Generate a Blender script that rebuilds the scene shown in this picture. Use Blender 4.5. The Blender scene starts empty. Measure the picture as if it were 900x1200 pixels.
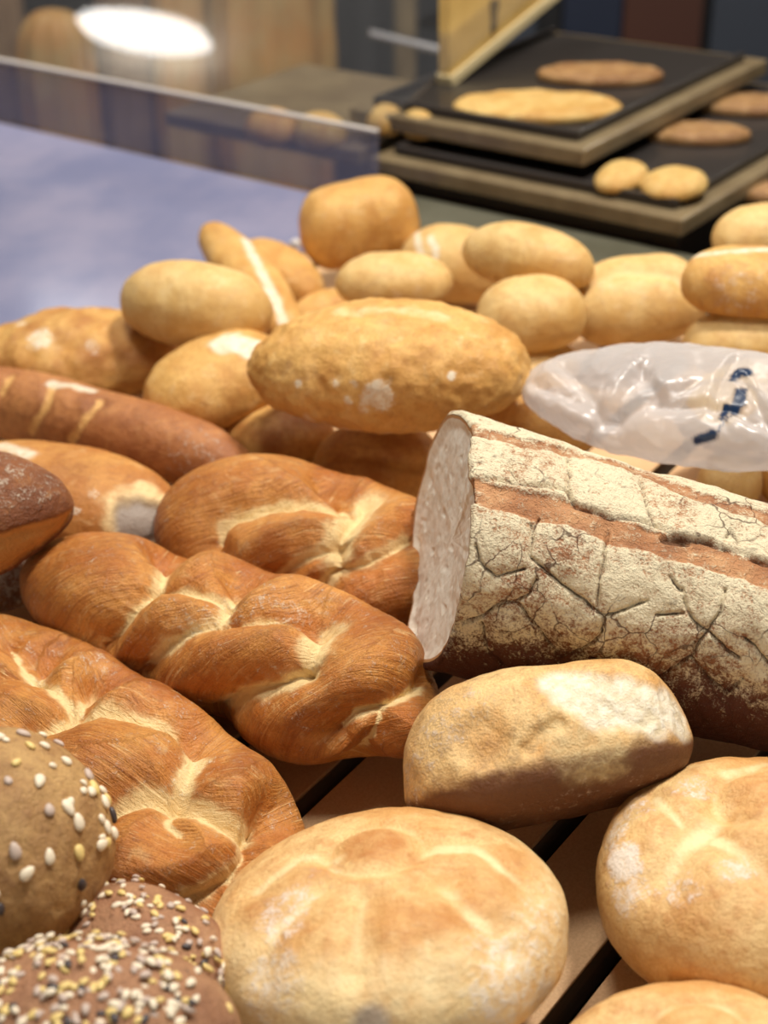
import bpy, math, random
import numpy as np
from mathutils import Matrix, Vector
random.seed(7); RNG = np.random.default_rng(7)
scene = bpy.context.scene; COL = scene.collection
rad = math.radians

# ------------------------------------------------------------------ camera and the sloping shelf
F_PX = 1800.0; PITCH = rad(27)
CAM = np.array([0, 0, 1.5]); CR = np.array([1., 0, 0])
CF = np.array([0, math.cos(PITCH), -math.sin(PITCH)]); CU = np.array([0, math.sin(PITCH), math.cos(PITCH)])
HEAD, RISE, DROP = rad(39), rad(9.3), 0.51
U = np.array([math.sin(HEAD)*math.cos(RISE), math.cos(HEAD)*math.cos(RISE), math.sin(RISE)])   # along the slats, away from the buyer
V = np.array([-math.cos(HEAD), math.sin(HEAD), 0.]); N = np.cross(U, V)
UH = np.array([math.sin(HEAD), math.cos(HEAD), 0.]); Z = np.array([0, 0, 1.])
O = CAM - N*DROP                                            # the point of the shelf under the camera
def ray(x, y): return CF + CR*(x-450)/F_PX - CU*(y-600)/F_PX
def at(x, y, h):                                            # the point h above the shelf seen at (x, y)
    d = ray(x, y); return CAM + d*(-(DROP-h)/(d @ N))
def level(x, y, z): d = ray(x, y); return CAM + d*((z-CAM[2])/d[2])
def deep(x, y, t): return CAM + ray(x, y)*t
def D(u, v, n=0.): return O + U*u + V*v + N*n
def proj(P):
    q = P - CAM; z = q @ CF
    return np.stack([450 + F_PX*(q @ CR)/z, 600 - F_PX*(q @ CU)/z], -1), z
def nrm(a): return a/np.maximum(np.linalg.norm(a, axis=-1, keepdims=True), 1e-12)

# ------------------------------------------------------------------ noise
_perm = np.random.default_rng(3).permutation(256); _perm = np.concatenate([_perm]*3)
_g = nrm(np.random.default_rng(4).normal(size=(256, 3)))
def perlin(P):
    i = np.floor(P).astype(int); f = P - i; i &= 255; w = f*f*f*(f*(f*6-15)+10); r = 0
    for dx in (0, 1):
        for dy in (0, 1):
            for dz in (0, 1):
                h = _perm[_perm[_perm[(i[:, 0]+dx) & 255] + ((i[:, 1]+dy) & 255)] + ((i[:, 2]+dz) & 255)]
                g = np.einsum('ij,ij->i', _g[h], f - np.array([dx, dy, dz]))
                r = r + g*(w[:, 0] if dx else 1-w[:, 0])*(w[:, 1] if dy else 1-w[:, 1])*(w[:, 2] if dz else 1-w[:, 2])
    return r
def fbm(P, s, o=3, seed=0.):
    r = 0; a = 1.
    for k in range(o): r = r + a*perlin(P*s + seed*7.31 + k*17.7); s *= 2.03; a *= .5
    return r
def sm(a, b, x): t = np.clip((x-a)/(b-a), 0, 1); return t*t*(3-2*t)

# ------------------------------------------------------------------ materials
def lin(c):
    c = np.array(c)/255.; return tuple(np.where(c <= .04045, c/12.92, ((c+.055)/1.055)**2.4)) + (1.,)
class NT:
    def __init__(s, name):
        s.m = bpy.data.materials.new(name); s.m.use_nodes = True; s.t = s.m.node_tree
        s.b = s.t.nodes['Principled BSDF']; s.out = s.t.nodes['Material Output']
    def n(s, typ, ins={}, **kw):
        x = s.t.nodes.new('ShaderNode'+typ)
        for k, v in kw.items(): setattr(x, k, v)
        for k, v in ins.items(): s.put(x.inputs[k], v)
        return x
    def put(s, inp, v):
        if isinstance(v, bpy.types.NodeSocket): s.t.links.new(v, inp)
        else: inp.default_value = v
    def mix(s, f, a, b):
        x = s.n('Mix', data_type='RGBA'); s.put(x.inputs[0], f); s.put(x.inputs[6], a); s.put(x.inputs[7], b); return x.outputs[2]
    def math(s, op, a, b=0., c=0.):
        x = s.n('Math', operation=op); s.put(x.inputs[0], a); s.put(x.inputs[1], b); s.put(x.inputs[2], c); return x.outputs[0]
    def ramp(s, f, a, b, lo=0., hi=1.):
        x = s.n('MapRange', interpolation_type='SMOOTHSTEP'); s.put(x.inputs[0], f)
        for i, v in enumerate((a, b, lo, hi)): s.put(x.inputs[i+1], v)
        return x.outputs[0]
    def noise(s, vec, sc, det=4., rough=.6, dist=0.):
        x = s.n('TexNoise', {'Scale': sc, 'Detail': det, 'Roughness': rough, 'Distortion': dist}); s.put(x.inputs['Vector'], vec); return x.outputs[0]
    def attr(s, name): return s.n('Attribute', attribute_name=name)
    def obj(s): return s.n('TexCoord').outputs['Object']
    def bump(s, h, st, dist, prev=None):
        x = s.n('Bump', {'Strength': st, 'Distance': dist}); s.put(x.inputs['Height'], h)
        if prev is not None: s.put(x.inputs['Normal'], prev)
        return x.outputs[0]

def bread_mat(name, light, dark, bake, pale, flour=(240, 230, 208), rough=.5, streaks=False, grain=.35, spec=.35, crk=(70, 38, 20)):
    m = NT(name); o = m.obj()
    n1 = m.noise(o, 28, 5, .6, .4); n2 = m.noise(o, 220, 4, .65); n3 = m.noise(o, 900, 3, .7)
    c = m.mix(m.ramp(n1, .36, .66), lin(light), lin(dark))
    c = m.mix(m.math('MULTIPLY', m.ramp(n2, .45, .75), .3), c, lin(bake))
    n4 = m.noise(o, 95, 5, .65, .6); c = m.mix(m.math('MULTIPLY', m.ramp(n4, .5, .72), .38), c, lin(bake)); c = m.mix(m.math('MULTIPLY', m.ramp(n4, .46, .28), .32), c, lin(pale))
    c = m.mix(m.math('MULTIPLY', m.ramp(n3, .42, .66), .3), c, lin(bake))
    bk = m.attr('bake').outputs['Fac']
    c = m.mix(m.ramp(m.math('ADD', bk, m.math('MULTIPLY', m.math('SUBTRACT', n2, .5), .55)), .1, .95), c, lin(bake))
    hb = n2
    if streaks:
        st = m.attr('strand').outputs['Vector']
        sv = m.n('VectorMath', {0: st, 1: (520., 26., 1.)}, operation='MULTIPLY').outputs[0]
        s1 = m.noise(sv, 1., 4, .7, .35)
        c = m.mix(m.math('MULTIPLY', m.ramp(s1, .5, .7), .55), c, lin(bake))
        c = m.mix(m.math('MULTIPLY', m.ramp(s1, .42, .25), .4), c, lin(pale))
        sw = m.n('VectorMath', {0: st, 1: (1500., 110., 1.)}, operation='MULTIPLY').outputs[0]; s2 = m.noise(sw, 1., 3, .6, .3)
        fk = m.math('MULTIPLY', m.ramp(s2, .60, .70), m.ramp(n4, .42, .62)); c = m.mix(m.math('MULTIPLY', fk, .6), c, lin(pale)); c = m.mix(m.math('MULTIPLY', m.ramp(s2, .42, .33), .35), c, lin((112, 58, 24)))
        hb = m.math('ADD', n2, m.math('ADD', m.math('MULTIPLY', s1, 1.3), m.math('MULTIPLY', s2, .6)))
    pl = m.attr('pale').outputs['Fac']; pn = m.math('ADD', m.math('MULTIPLY', m.math('SUBTRACT', n2, .5), 1.1), m.math('MULTIPLY', m.math('SUBTRACT', n4, .5), .9))
    if streaks: pn = m.math('ADD', pn, m.math('MULTIPLY', m.math('SUBTRACT', s1, .5), 1.1))
    pm = m.ramp(m.math('ADD', m.math('MULTIPLY', pl, m.math('ADD', 1., pn)), 0.), .2, .85); c = m.mix(m.math('MULTIPLY', pm, .92), c, lin(pale))
    fl = m.attr('flour').outputs['Fac']
    fm = m.ramp(m.math('ADD', fl, m.math('MULTIPLY', m.math('SUBTRACT', m.math('ADD', m.math('MULTIPLY', n2, .5), m.math('MULTIPLY', n3, .5)), .5), 2.1)), .3, .75)
    c = m.mix(m.math('MULTIPLY', fm, .9), c, lin(flour))
    wh = m.attr('white').outputs['Fac']
    c = m.mix(wh, c, m.mix(m.ramp(n2, .35, .65), lin((226, 212, 180)), lin((246, 238, 218))))
    gy = m.attr('grey').outputs['Fac']; c = m.mix(gy, c, lin((168, 154, 142)))
    ck = m.attr('crack').outputs['Fac']
    if name == 'rustic_crust':
        wv = m.n('VectorMath', {1: (.012, .012, .012)}, operation='MULTIPLY'); nc = m.n('TexNoise', {'Scale': 70., 'Detail': 3.}); m.put(nc.inputs['Vector'], o); m.put(wv.inputs[0], nc.outputs['Color'])
        ad = m.n('VectorMath', operation='ADD'); m.put(ad.inputs[0], o); m.put(ad.inputs[1], wv.outputs[0]); vo = m.n('TexVoronoi', {'Scale': 62.}, feature='DISTANCE_TO_EDGE'); m.put(vo.inputs['Vector'], ad.outputs[0])
        fine = m.math('MULTIPLY', m.ramp(vo.outputs['Distance'], .030, .006), m.math('MULTIPLY', m.ramp(n1, .44, .58), .75)); ck = m.math('MAXIMUM', ck, fine)
    c = m.mix(ck, c, lin(crk))
    m.put(m.b.inputs['Base Color'], c)
    m.put(m.b.inputs['Roughness'], m.math('ADD', rough, m.math('MULTIPLY', fm, .3)))
    m.b.inputs['Specular IOR Level'].default_value = spec
    b = m.bump(hb, min(1., grain*1.5), .0024); b = m.bump(n3, min(1., grain*1.5), .0012, b)
    m.put(m.b.inputs['Normal'], b)
    return m.m
M = {}
M['braid'] = bread_mat('braid_crust', (216, 152, 78), (192, 118, 52), (148, 82, 34), (244, 216, 158), streaks=True, rough=.42)
M['roll'] = bread_mat('pale_roll_crust', (232, 200, 136), (216, 174, 104), (188, 134, 72), (246, 228, 184), rough=.5, grain=.22)
M['gold'] = bread_mat('golden_crust', (230, 184, 108), (210, 156, 82), (168, 106, 52), (244, 222, 172), rough=.5, grain=.3)
M['bun'] = bread_mat('bun_crust', (240, 204, 142), (224, 172, 106), (188, 120, 62), (250, 228, 176), flour=(240, 228, 214), rough=.44, grain=.34)
M['brown'] = bread_mat('brown_crust', (200, 138, 84), (174, 112, 66), (128, 74, 44), (226, 176, 108), rough=.45, grain=.3)
M['dark'] = bread_mat('dark_crust', (156, 98, 60), (126, 74, 44), (92, 50, 30), (218, 156, 84), rough=.45, grain=.6)
M['rustic'] = bread_mat('rustic_crust', (186, 128, 84), (154, 98, 62), (92, 50, 36), (216, 164, 116), flour=(244, 232, 198), rough=.6, grain=.7, crk=(74, 40, 22))
M['seeded'] = bread_mat('seeded_crust', (206, 166, 108), (178, 136, 86), (124, 80, 50), (214, 176, 116), rough=.5, grain=.5)
M['torn'] = bread_mat('torn_roll_crust', (240, 202, 140), (224, 170, 102), (112, 72, 46), (246, 222, 166), flour=(226, 206, 184), rough=.5, grain=.35)
M['heel'] = bread_mat('tan_crust', (214, 156, 84), (192, 126, 62), (150, 90, 44), (240, 212, 156), rough=.48, grain=.3)
M['mud'] = bread_mat('rye_crust', (184, 138, 102), (160, 112, 82), (110, 72, 52), (200, 160, 120), rough=.55, grain=.5)

def simple(name, col, rough=.5, metal=0., noise=None, spec=.5, emit=None, trans=0., bump=0., ior=1.45):
    m = NT(name); c = lin(col)
    if noise:
        col2, sc, lo, hi = noise
        nz = m.noise(m.obj(), sc, 4, .6); c = m.mix(m.ramp(nz, lo, hi), c, lin(col2))
        if bump: m.put(m.b.inputs['Normal'], m.bump(nz, bump, .002))
    m.put(m.b.inputs['Base Color'], c); m.b.inputs['Roughness'].default_value = rough
    m.b.inputs['Metallic'].default_value = metal; m.b.inputs['Specular IOR Level'].default_value = spec
    m.b.inputs['Transmission Weight'].default_value = trans; m.b.inputs['IOR'].default_value = ior
    if emit: m.b.inputs['Emission Color'].default_value = lin(col); m.b.inputs['Emission Strength'].default_value = emit
    return m.m
# crumb: pale grey-cream with open pores
m = NT('crumb'); o = m.obj(); v = m.n('TexVoronoi', {'Scale': 260.}); m.put(v.inputs['Vector'], o)
nz = m.noise(o, 160, 5, .7); c = m.mix(m.ramp(nz, .3, .6), lin((224, 212, 192)), lin((246, 240, 226)))
c = m.mix(m.ramp(m.math('ADD', m.attr('rim').outputs['Fac'], m.math('MULTIPLY', nz, .4)), .5, .9), c, lin((190, 142, 92)))
m.put(m.b.inputs['Base Color'], c); m.b.inputs['Roughness'].default_value = .8
m.put(m.b.inputs['Normal'], m.bump(nz, .3, .002)); M['crumb'] = m.m
# kraft paper and speckled black tray
m = NT('kraft_paper'); o = m.obj(); nz = m.noise(o, 700, 3, .7); n2 = m.noise(o, 14, 3)
c = m.mix(m.ramp(nz, .3, .7), lin((222, 184, 138)), lin((206, 166, 122))); c = m.mix(m.math('MULTIPLY', m.ramp(nz, .68, .78), .5), c, lin((240, 225, 195)))
m.put(m.b.inputs['Base Color'], c); m.b.inputs['Roughness'].default_value = .7; m.put(m.b.inputs['Normal'], m.bump(n2, .3, .003)); M['paper'] = m.m
m = NT('weathered_wood'); o = m.obj(); sv = m.n('Mapping', {'Scale': (4., 160., 160.)}); m.put(sv.inputs['Vector'], o)
nz = m.noise(sv.outputs[0], 2, 5, .6); m.put(m.b.inputs['Base Color'], m.mix(nz, lin((150, 130, 108)), lin((88, 72, 58)))); m.b.inputs['Roughness'].default_value = .7; M['wood'] = m.m
m = NT('black_tray'); o = m.obj(); nz = m.noise(o, 1300, 2, .6)
m.put(m.b.inputs['Base Color'], m.mix(m.ramp(nz, .66, .74), lin((14, 14, 17)), lin((150, 145, 140)))); m.b.inputs['Roughness'].default_value = .45; M['black'] = m.m
M['steel'] = simple('bluish_sheet', (158, 156, 182), .13, .1, ((132, 136, 168), 9, .3, .7))
M['olive'] = simple('olive_metal', (112, 110, 94), .35, .2, ((94, 92, 76), 12, .3, .7))
M['tier'] = simple('brown_board', (136, 120, 92), .22, 0., ((116, 100, 76), 20, .3, .7))
M['tierdark'] = simple('dark_riser', (46, 40, 34), .5)
M['trayblack'] = simple('enamel_tray', (52, 48, 46), .28)
M['yellow'] = simple('yellow_board', (218, 184, 112), .5, 0., ((200, 164, 92), 16, .3, .7))
M['ink'] = simple('dark_ink', (60, 50, 40), .6)
M['baguette'] = simple('paper_sleeve', (164, 136, 84), .6, 0., ((164, 118, 58), 14, .35, .65))
M['baguette2'] = simple('brown_sleeve', (122, 98, 72), .6, 0., ((104, 80, 56), 14, .35, .65))
M['navy'] = simple('navy_panel', (38, 46, 66), .5); M['slate'] = simple('slate_panel', (66, 72, 84), .5)
M['maroon'] = simple('maroon_panel', (84, 52, 42), .5); M['char'] = simple('charcoal', (40, 40, 42), .5)
M['chrome'] = simple('chrome', (200, 200, 205), .2, 1.)
M['wall'] = simple('wall_paint', (74, 68, 60), .8); M['floor'] = simple('floor_tile', (90, 84, 76), .5)
M['pastry'] = bread_mat('pastry_crust', (226, 194, 122), (206, 162, 88), (170, 110, 56), (246, 224, 170), rough=.4)
M['topping'] = bread_mat('baked_topping', (180, 140, 92), (146, 104, 64), (104, 68, 40), (224, 190, 150), rough=.35)
M['seed_white'] = simple('white_seed', (236, 222, 196), .5); M['seed_yellow'] = simple('yellow_seed', (228, 200, 128), .45)
M['seed_dark'] = simple('dark_seed', (72, 62, 62), .4); M['seed_grey'] = simple('grey_seed', (196, 176, 162), .5)
M['edge'] = simple('pale_edge', (206, 200, 196), .4); M['pale'] = simple('pale_trim', (222, 204, 158), .5); M['ceil'] = simple('ceiling_paint', (190, 184, 174), .9)
M['lamp'] = simple('lamp_glow', (255, 250, 242), .5, emit=3.6)
def glass(name, tint, haze, col, rough=.02):
    m = NT(name); nt = m.t; tr = m.n('BsdfTransparent', {'Color': lin(tint)}); gl = m.n('BsdfGlossy', {'Color': (1, 1, 1, 1), 'Roughness': rough})
    df = m.n('BsdfDiffuse', {'Color': lin(col)}); lw = m.n('LayerWeight', {'Blend': .5}); fr = m.math('MULTIPLY_ADD', m.math('POWER', lw.outputs['Facing'], 5.), .9, .04)
    a = m.n('MixShader'); nt.links.new(tr.outputs[0], a.inputs[1]); nt.links.new(df.outputs[0], a.inputs[2]); a.inputs[0].default_value = haze
    b = m.n('MixShader'); nt.links.new(a.outputs[0], b.inputs[1]); nt.links.new(gl.outputs[0], b.inputs[2]); nt.links.new(fr, b.inputs[0])
    nt.links.new(b.outputs[0], m.out.inputs['Surface']); return m.m
M['glass'] = glass('clear_glass', (252, 252, 252), .02, (200, 205, 215), .004)
M['acrylic'] = glass('hazy_acrylic', (228, 230, 240), .17, (176, 178, 206), .06)

# ------------------------------------------------------------------ objects
def tag(o, label=None, cat=None, group=None, kind=None):
    for k, v in (('label', label), ('category', cat), ('group', group), ('kind', kind)):
        if v: o[k] = v
    return o
def mat4(o, x, y, z):
    m = Matrix.Identity(4)
    for i, c in enumerate((x, y, z, o)):
        for j in range(3): m[j][i] = c[j]
    return m
def link(name, me, mat, parent=None, mw=None, smooth=True):
    me.materials.append(M[mat] if isinstance(mat, str) else mat)
    if smooth: me.polygons.foreach_set('use_smooth', np.ones(len(me.polygons), bool))
    o = bpy.data.objects.new(name, me); COL.objects.link(o)
    if parent: o.parent = parent
    if mw is not None: o.matrix_world = mw
    return o
def empty(name, mw): o = bpy.data.objects.new(name, None); COL.objects.link(o); o.matrix_world = mw; o.empty_display_size = .02; return o
def mesh(name, v, f): me = bpy.data.meshes.new(name); me.from_pydata([tuple(map(float, p)) for p in v], [], f); me.update(); return me
def npmesh(name, v, quads, tris=()):
    me = bpy.data.meshes.new(name); q = np.asarray(quads, np.int32).reshape(-1, 4); t = np.asarray(tris, np.int32).reshape(-1, 3)
    me.vertices.add(len(v)); me.vertices.foreach_set('co', np.asarray(v, np.float32).ravel())
    me.loops.add(q.size + t.size); me.loops.foreach_set('vertex_index', np.concatenate([q.ravel(), t.ravel()]))
    me.polygons.add(len(q)+len(t)); me.polygons.foreach_set('loop_start', np.concatenate([np.arange(len(q))*4, q.size + np.arange(len(t))*3]).astype(np.int32))
    me.update(calc_edges=True); me.validate(); return me
def setattr_(me, name, a):
    if a.ndim == 1: me.attributes.new(name, 'FLOAT', 'POINT').data.foreach_set('value', a.astype(np.float32))
    else: me.attributes.new(name, 'FLOAT_VECTOR', 'POINT').data.foreach_set('vector', a.astype(np.float32).ravel())
def box(name, c, x, y, z, mat, parent=None, bev=.0015, mw=None):     # half-extent vectors about c, in the parent's space
    c, x, y, z = map(np.asarray, (c, x, y, z)); v = [c + x*a + y*b + z*d for d in (-1, 1) for b in (-1, 1) for a in (-1, 1)]
    f = [(0, 2, 3, 1), (4, 5, 7, 6), (0, 1, 5, 4), (2, 6, 7, 3), (0, 4, 6, 2), (1, 3, 7, 5)]
    if np.dot(np.cross(x, y), z) < 0: f = [q[::-1] for q in f]
    o = link(name, mesh(name, v, f), mat, parent, mw, smooth=False)
    if bev: b = o.modifiers.new('bevel', 'BEVEL'); b.width = bev; b.segments = 2
    return o

class Body:
    """A closed body on a (nu x nv) grid between two poles: local verts, normals and masks, then one mesh."""
    def __init__(s, nu, nv, frame):
        s.nu, s.nv, s.frame = nu, nv, frame; s.mask = {}
        s.R = np.array([frame[1], frame[2], frame[3]]).T; s.o = np.asarray(frame[0])
    def fix(s): s.v = s.v.reshape(s.nu, s.nv, 3); s.v[0] = s.v[0].mean(0); s.v[-1] = s.v[-1].mean(0); s.v = s.v.reshape(-1, 3)
    def normals(s):
        g = s.v.reshape(s.nu, s.nv, 3); du = np.gradient(g, axis=0); dv = np.roll(g, -1, 1) - np.roll(g, 1, 1)
        n = nrm(np.cross(du, dv)); n[0] = nrm(n[1].mean(0)); n[-1] = nrm(n[-2].mean(0)); n = n.reshape(-1, 3)
        if ((s.v - s.v.mean(0))*n).sum() < 0: n = -n
        s.n = n; s.w = s.v @ s.R.T + s.o; s.px, s.dep = proj(s.w)
        s.face = ((n @ s.R.T)*nrm(s.w - CAM)).sum(1) < .05
    def push(s, d): s.v = s.v + s.n*np.asarray(d).reshape(-1, 1)
    def trace(s, pts, step=3.):                      # marks on the crust, as points on the surface
        pts = np.array(pts, float); out = []
        for a, b in zip(pts[:-1], pts[1:]):
            k = max(1, int(np.hypot(*(b-a))/step)); out += [a + (b-a)*i/k for i in range(k)]
        out = np.array(out + [pts[-1]]); idx = np.where(s.face)[0]; q = s.px[idx]
        r = []
        for p in out: r.append(s.v[idx[np.argmin(((q-p)**2).sum(1))]])
        r = np.array(r)
        if len(r) > 6:
            for _ in range(2): r[1:-1] = (r[:-2] + 2*r[1:-1] + r[2:])/4
        return r
    def dist(s, pts):                                # distance, side and run along a line of points
        best = np.full(len(s.v), 9.); idx = np.zeros(len(s.v), int)
        for i, p in enumerate(pts):
            d = ((s.v-p)**2).sum(1); k = d < best; best[k] = d[k]; idx[k] = i
        t = nrm(np.gradient(pts, axis=0)) if len(pts) > 1 else np.zeros((1, 3))
        side = (np.cross(s.n, t[idx])*(s.v-pts[idx])).sum(1)
        L = np.concatenate([[0], np.cumsum(np.linalg.norm(np.diff(pts, axis=0), axis=1))])
        return np.sqrt(best), side, L[idx] + ((s.v-pts[idx])*t[idx]).sum(1)
    def spot(s, x, y, r, soft=.5):                   # a round patch about the crust point seen at (x, y)
        idx = np.where(s.face)[0]; p = s.v[idx[np.argmin(((s.px[idx]-(x, y))**2).sum(1))]]
        d = np.linalg.norm(s.v-p, axis=1); return 1 - sm(r*(1-soft), r*(1+soft), d + fbm(s.v, 60, 2, r*99)*r*.5)
    def line(s, pts, w, soft=.6): d = s.dist(s.trace(pts))[0]; return 1 - sm(w*(1-soft), w*(1+soft), d + fbm(s.v, 120, 2)*w*.5)
    def add(s, k, m): s.mask[k] = np.maximum(s.mask.get(k, 0.), m)
    def build(s, name, mat, label=None, cat=None, group=None, parent=None):
        nu, nv = s.nu, s.nv; i = np.arange(1, nu-2)[:, None]; j = np.arange(nv)[None]; k = (j+1) % nv
        q = np.stack([i*nv+j, i*nv+k, (i+1)*nv+k, (i+1)*nv+j], -1).reshape(-1, 4) if nu > 3 else np.zeros((0, 4), int)
        j = j[0]; k = k[0]
        v = s.v; rem = np.arange(nu*nv); rem[:nv] = 0; keep = np.concatenate([[0], np.arange(nv, (nu-1)*nv), [(nu-1)*nv]])
        mp = np.zeros(nu*nv, int); mp[keep] = np.arange(len(keep))
        t = np.concatenate([np.stack([np.zeros(nv, int), nv+k, nv+j], -1), np.stack([np.full(nv, (nu-1)*nv), (nu-2)*nv+j, (nu-2)*nv+k], -1)])
        s.normals(); fl = (np.cross(v[q[:, 1]]-v[q[:, 0]], v[q[:, 2]]-v[q[:, 0]])*s.n[q[:, 0]]).sum() < 0
        if fl: q = q[:, ::-1]
        tn = (np.cross(v[t[:, 1]]-v[t[:, 0]], v[t[:, 2]]-v[t[:, 0]])*s.n[t[:, 1]]).sum(1) < 0; t[tn] = t[tn][:, ::-1]
        me = npmesh(name, v[keep], mp[q], mp[t])
        for a, mm in s.mask.items():
            mm = np.asarray(mm); mm = np.clip(mm, 0, 1) if mm.ndim == 1 else mm; setattr_(me, a, mm[keep])
        if parent: o = link(name, me, mat, parent)
        else: o = link(name, me, mat, None, mat4(s.o, *s.R.T))
        tag(o, label, cat, group); 
        if label: BB[o.name] = (s.px.min(0).round(), s.px.max(0).round(), round(float((s.w @ N).min() - O @ N), 4), round(float(s.dep.mean()), 3))
        return o
BB = {}

def loaf(A, hA, B, hB, W, T, roll=0., nu=90, nv=80, tip=2.2, tip2=None, sec=2.2, flat=.75, taper=0., bend=0., sag=0., lump=.0016, ls=38, seed=0., up=None, lean=0.):
    """Long body: A and B the tips' picture points, hA and hB their heights over the shelf, W and T its width and thickness (m)."""
    a, b = at(*A, hA), at(*B, hB); o = (a+b)/2; L = np.linalg.norm(b-a); x = (b-a)/L; up = N if up is None else up
    z = nrm(up - x*(up @ x)); y = np.cross(z, x); r = rad(roll); y, z = y*math.cos(r)+z*math.sin(r), z*math.cos(r)-y*math.sin(r)
    s = Body(nu, nv, (o, x, y, z)); ph = np.linspace(0, math.pi, nu); th = np.linspace(0, 2*math.pi, nv, endpoint=False)
    t = -np.cos(ph); tp = np.where(t < 0, tip, tip2 or tip); pr = np.maximum(1-np.abs(t)**tp, 0)**(1/2.)
    pr = pr*(1 + taper*t); ct, st = np.cos(th), np.sin(th); e = 2/sec
    yy = np.sign(ct)*np.abs(ct)**e*W/2; zz = np.sign(st)*np.abs(st)**e*T/2*np.where(st < 0, flat, 1.)
    zz = zz - (1-flat)*0
    v = np.zeros((nu, nv, 3)); v[..., 0] = (t*L/2)[:, None]; v[..., 1] = pr[:, None]*yy + (bend*(1-t*t))[:, None]
    v[..., 2] = pr[:, None]*zz + (sag*(1-t*t))[:, None] + lean*v[..., 1]
    s.v = v.reshape(-1, 3); s.fix(); s.normals()
    s.push(lump*fbm(s.v, ls, 3, seed) + lump*1.2*perlin(s.v*ls*.45+seed*3.3)); s.fix(); s.normals()
    return s
def bun(px, h, R, Ht, Hb, tilt=0., side=0., spin=0., nu=110, nv=180, p=2.3, lump=.0012, seed=0.):
    o = at(*px, h); x = nrm(CR - N*(CR @ N)); y = np.cross(N, x); a, b = rad(tilt), rad(side)
    z = N*math.cos(a) + y*math.sin(a); y = np.cross(z, x); z = z*math.cos(b) + x*math.sin(b); x = nrm(np.cross(y, z)); y = np.cross(z, x)
    s = Body(nu, nv, (o, x, y, z)); ph = np.linspace(0, math.pi, nu); th = np.linspace(0, 2*math.pi, nv, endpoint=False) + rad(spin)
    c, q = np.cos(ph), np.sin(ph); e = 2/p; r = q**e*R; zz = np.where(c > 0, np.abs(c)**(e)*Ht, -np.abs(c)**.7*Hb)
    v = np.zeros((nu, nv, 3)); v[..., 0] = r[:, None]*np.cos(th); v[..., 1] = r[:, None]*np.sin(th); v[..., 2] = zz[:, None]
    s.v = v.reshape(-1, 3); s.fix(); s.normals(); s.push(lump*fbm(s.v, 30, 3, seed) + lump*1.5*perlin(s.v*14+seed)); s.fix(); s.normals()
    return s
# ================================================================== the setting: slatted shelf, steel back, panel
PER, GAP = .0545, .0112
tag(box('shelf_tray', O + U*.40 + V*.40 - N*.0295, U*.46, V*.60, N*.0055, 'black'), 'black speckled tray under the wooden bread slats', 'tray')
def slat_board(k):
    vc = .229 + PER*(k+.5); w = (PER-GAP)/2; r = empty('shelf_plank', mat4(D(.42, vc), U, V, N))
    box('board', (0, 0, -.0131), (.44, 0, 0), (0, w, 0), (0, 0, .0108), 'wood', r)
    box('paper_cover', (0, 0, -.0011), (.44, 0, 0), (0, w+.0006, 0), (0, 0, .0011), 'paper', r, .0006)
    return r
SLAT = {-1: 'paper-covered shelf slat at the front corner, right of the widest black gap', 0: 'paper-covered shelf slat between the round front bun and the right bun',
        1: 'paper-covered shelf slat under the torn white-topped roll', 2: 'paper-covered shelf slat beside the blunt end of the middle braided loaf'}
for k in range(-3, 12):
    tag(slat_board(k), SLAT.get(k, 'paper-covered wooden shelf slat hidden under the bread pile'), 'shelf slat', 'slats of the bread shelf')
#BREAD
# ------------------------------------------------------------------ braided loaves
def braid(s, seams, kdir, notch=(), hb=.010, bw=.016):
    tr = [s.trace(q[0]) for q in seams]; D_ = [s.dist(t) for t in tr]
    d = np.array([x[0] for x in D_]); k = d.argmin(0); dm = d.min(0); ar = np.arange(len(dm))
    disp = hb*(1-np.exp(-(dm/bw)**2)) - hb*.55; pale = np.zeros(len(dm))
    for (q, x) in zip(seams, D_):
        pts, w, top, off, dep = q; sd = x[0]*np.sign(x[1])
        fr = x[2]/max(x[2].max(), 1e-6); w = w*np.clip(np.minimum(fr, 1-fr)/.25 + .35, .35, 1)*(1+.5*fbm(s.v, 55, 2, 3.))
        wob = fbm(s.v, 90, 3, off*999)*.0024
        disp += top*.0022*np.tanh(sd/.002)*np.exp(-(x[0]/.010)**2) - dep*np.exp(-(x[0]/.0026)**2) - dep*2.0*np.exp(-(x[0]/.0085)**2)
        pale = np.maximum(pale, np.clip(.42*np.exp(-(np.abs(sd - off + wob)/(w*2.6))**2) + .62*np.exp(-(np.abs(sd - off + wob)/(w*1.05))**3), 0, 1))
    al = np.array([x[2] for x in D_])[k, ar]
    s.add('pale', pale); kx = nrm(np.array(kdir, float)); s.mask['strand'] = np.stack([s.v @ kx + .004*fbm(s.v, 24, 2) + .2*dm, s.v @ np.cross(kx, (0, 0, 1.)), k*3.7], -1)
    s.add('bake', np.clip(.7*sm(.004, .022, dm)*(.6+.7*fbm(s.v, 24, 2, 5.)), 0, 1)); s.add('flour', np.clip(.17 + .16*fbm(s.v, 45, 2, 8.), 0, .4))
    st_ = s.mask['strand']; disp += .0005*perlin(np.stack([st_[:, 0]*520, st_[:, 1]*22, k*5.], -1))
    for q in notch: disp -= .012*s.spot(*q, .0115, .9)
    s.push(disp); s.fix(); s.normals()
s = loaf((44, 668), .049, (508, 852), .042, .081, .072, nu=230, nv=260, tip=2.6, tip2=3.2, sec=2.2, taper=.12, lump=.0008, seed=1, roll=-4)
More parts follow.
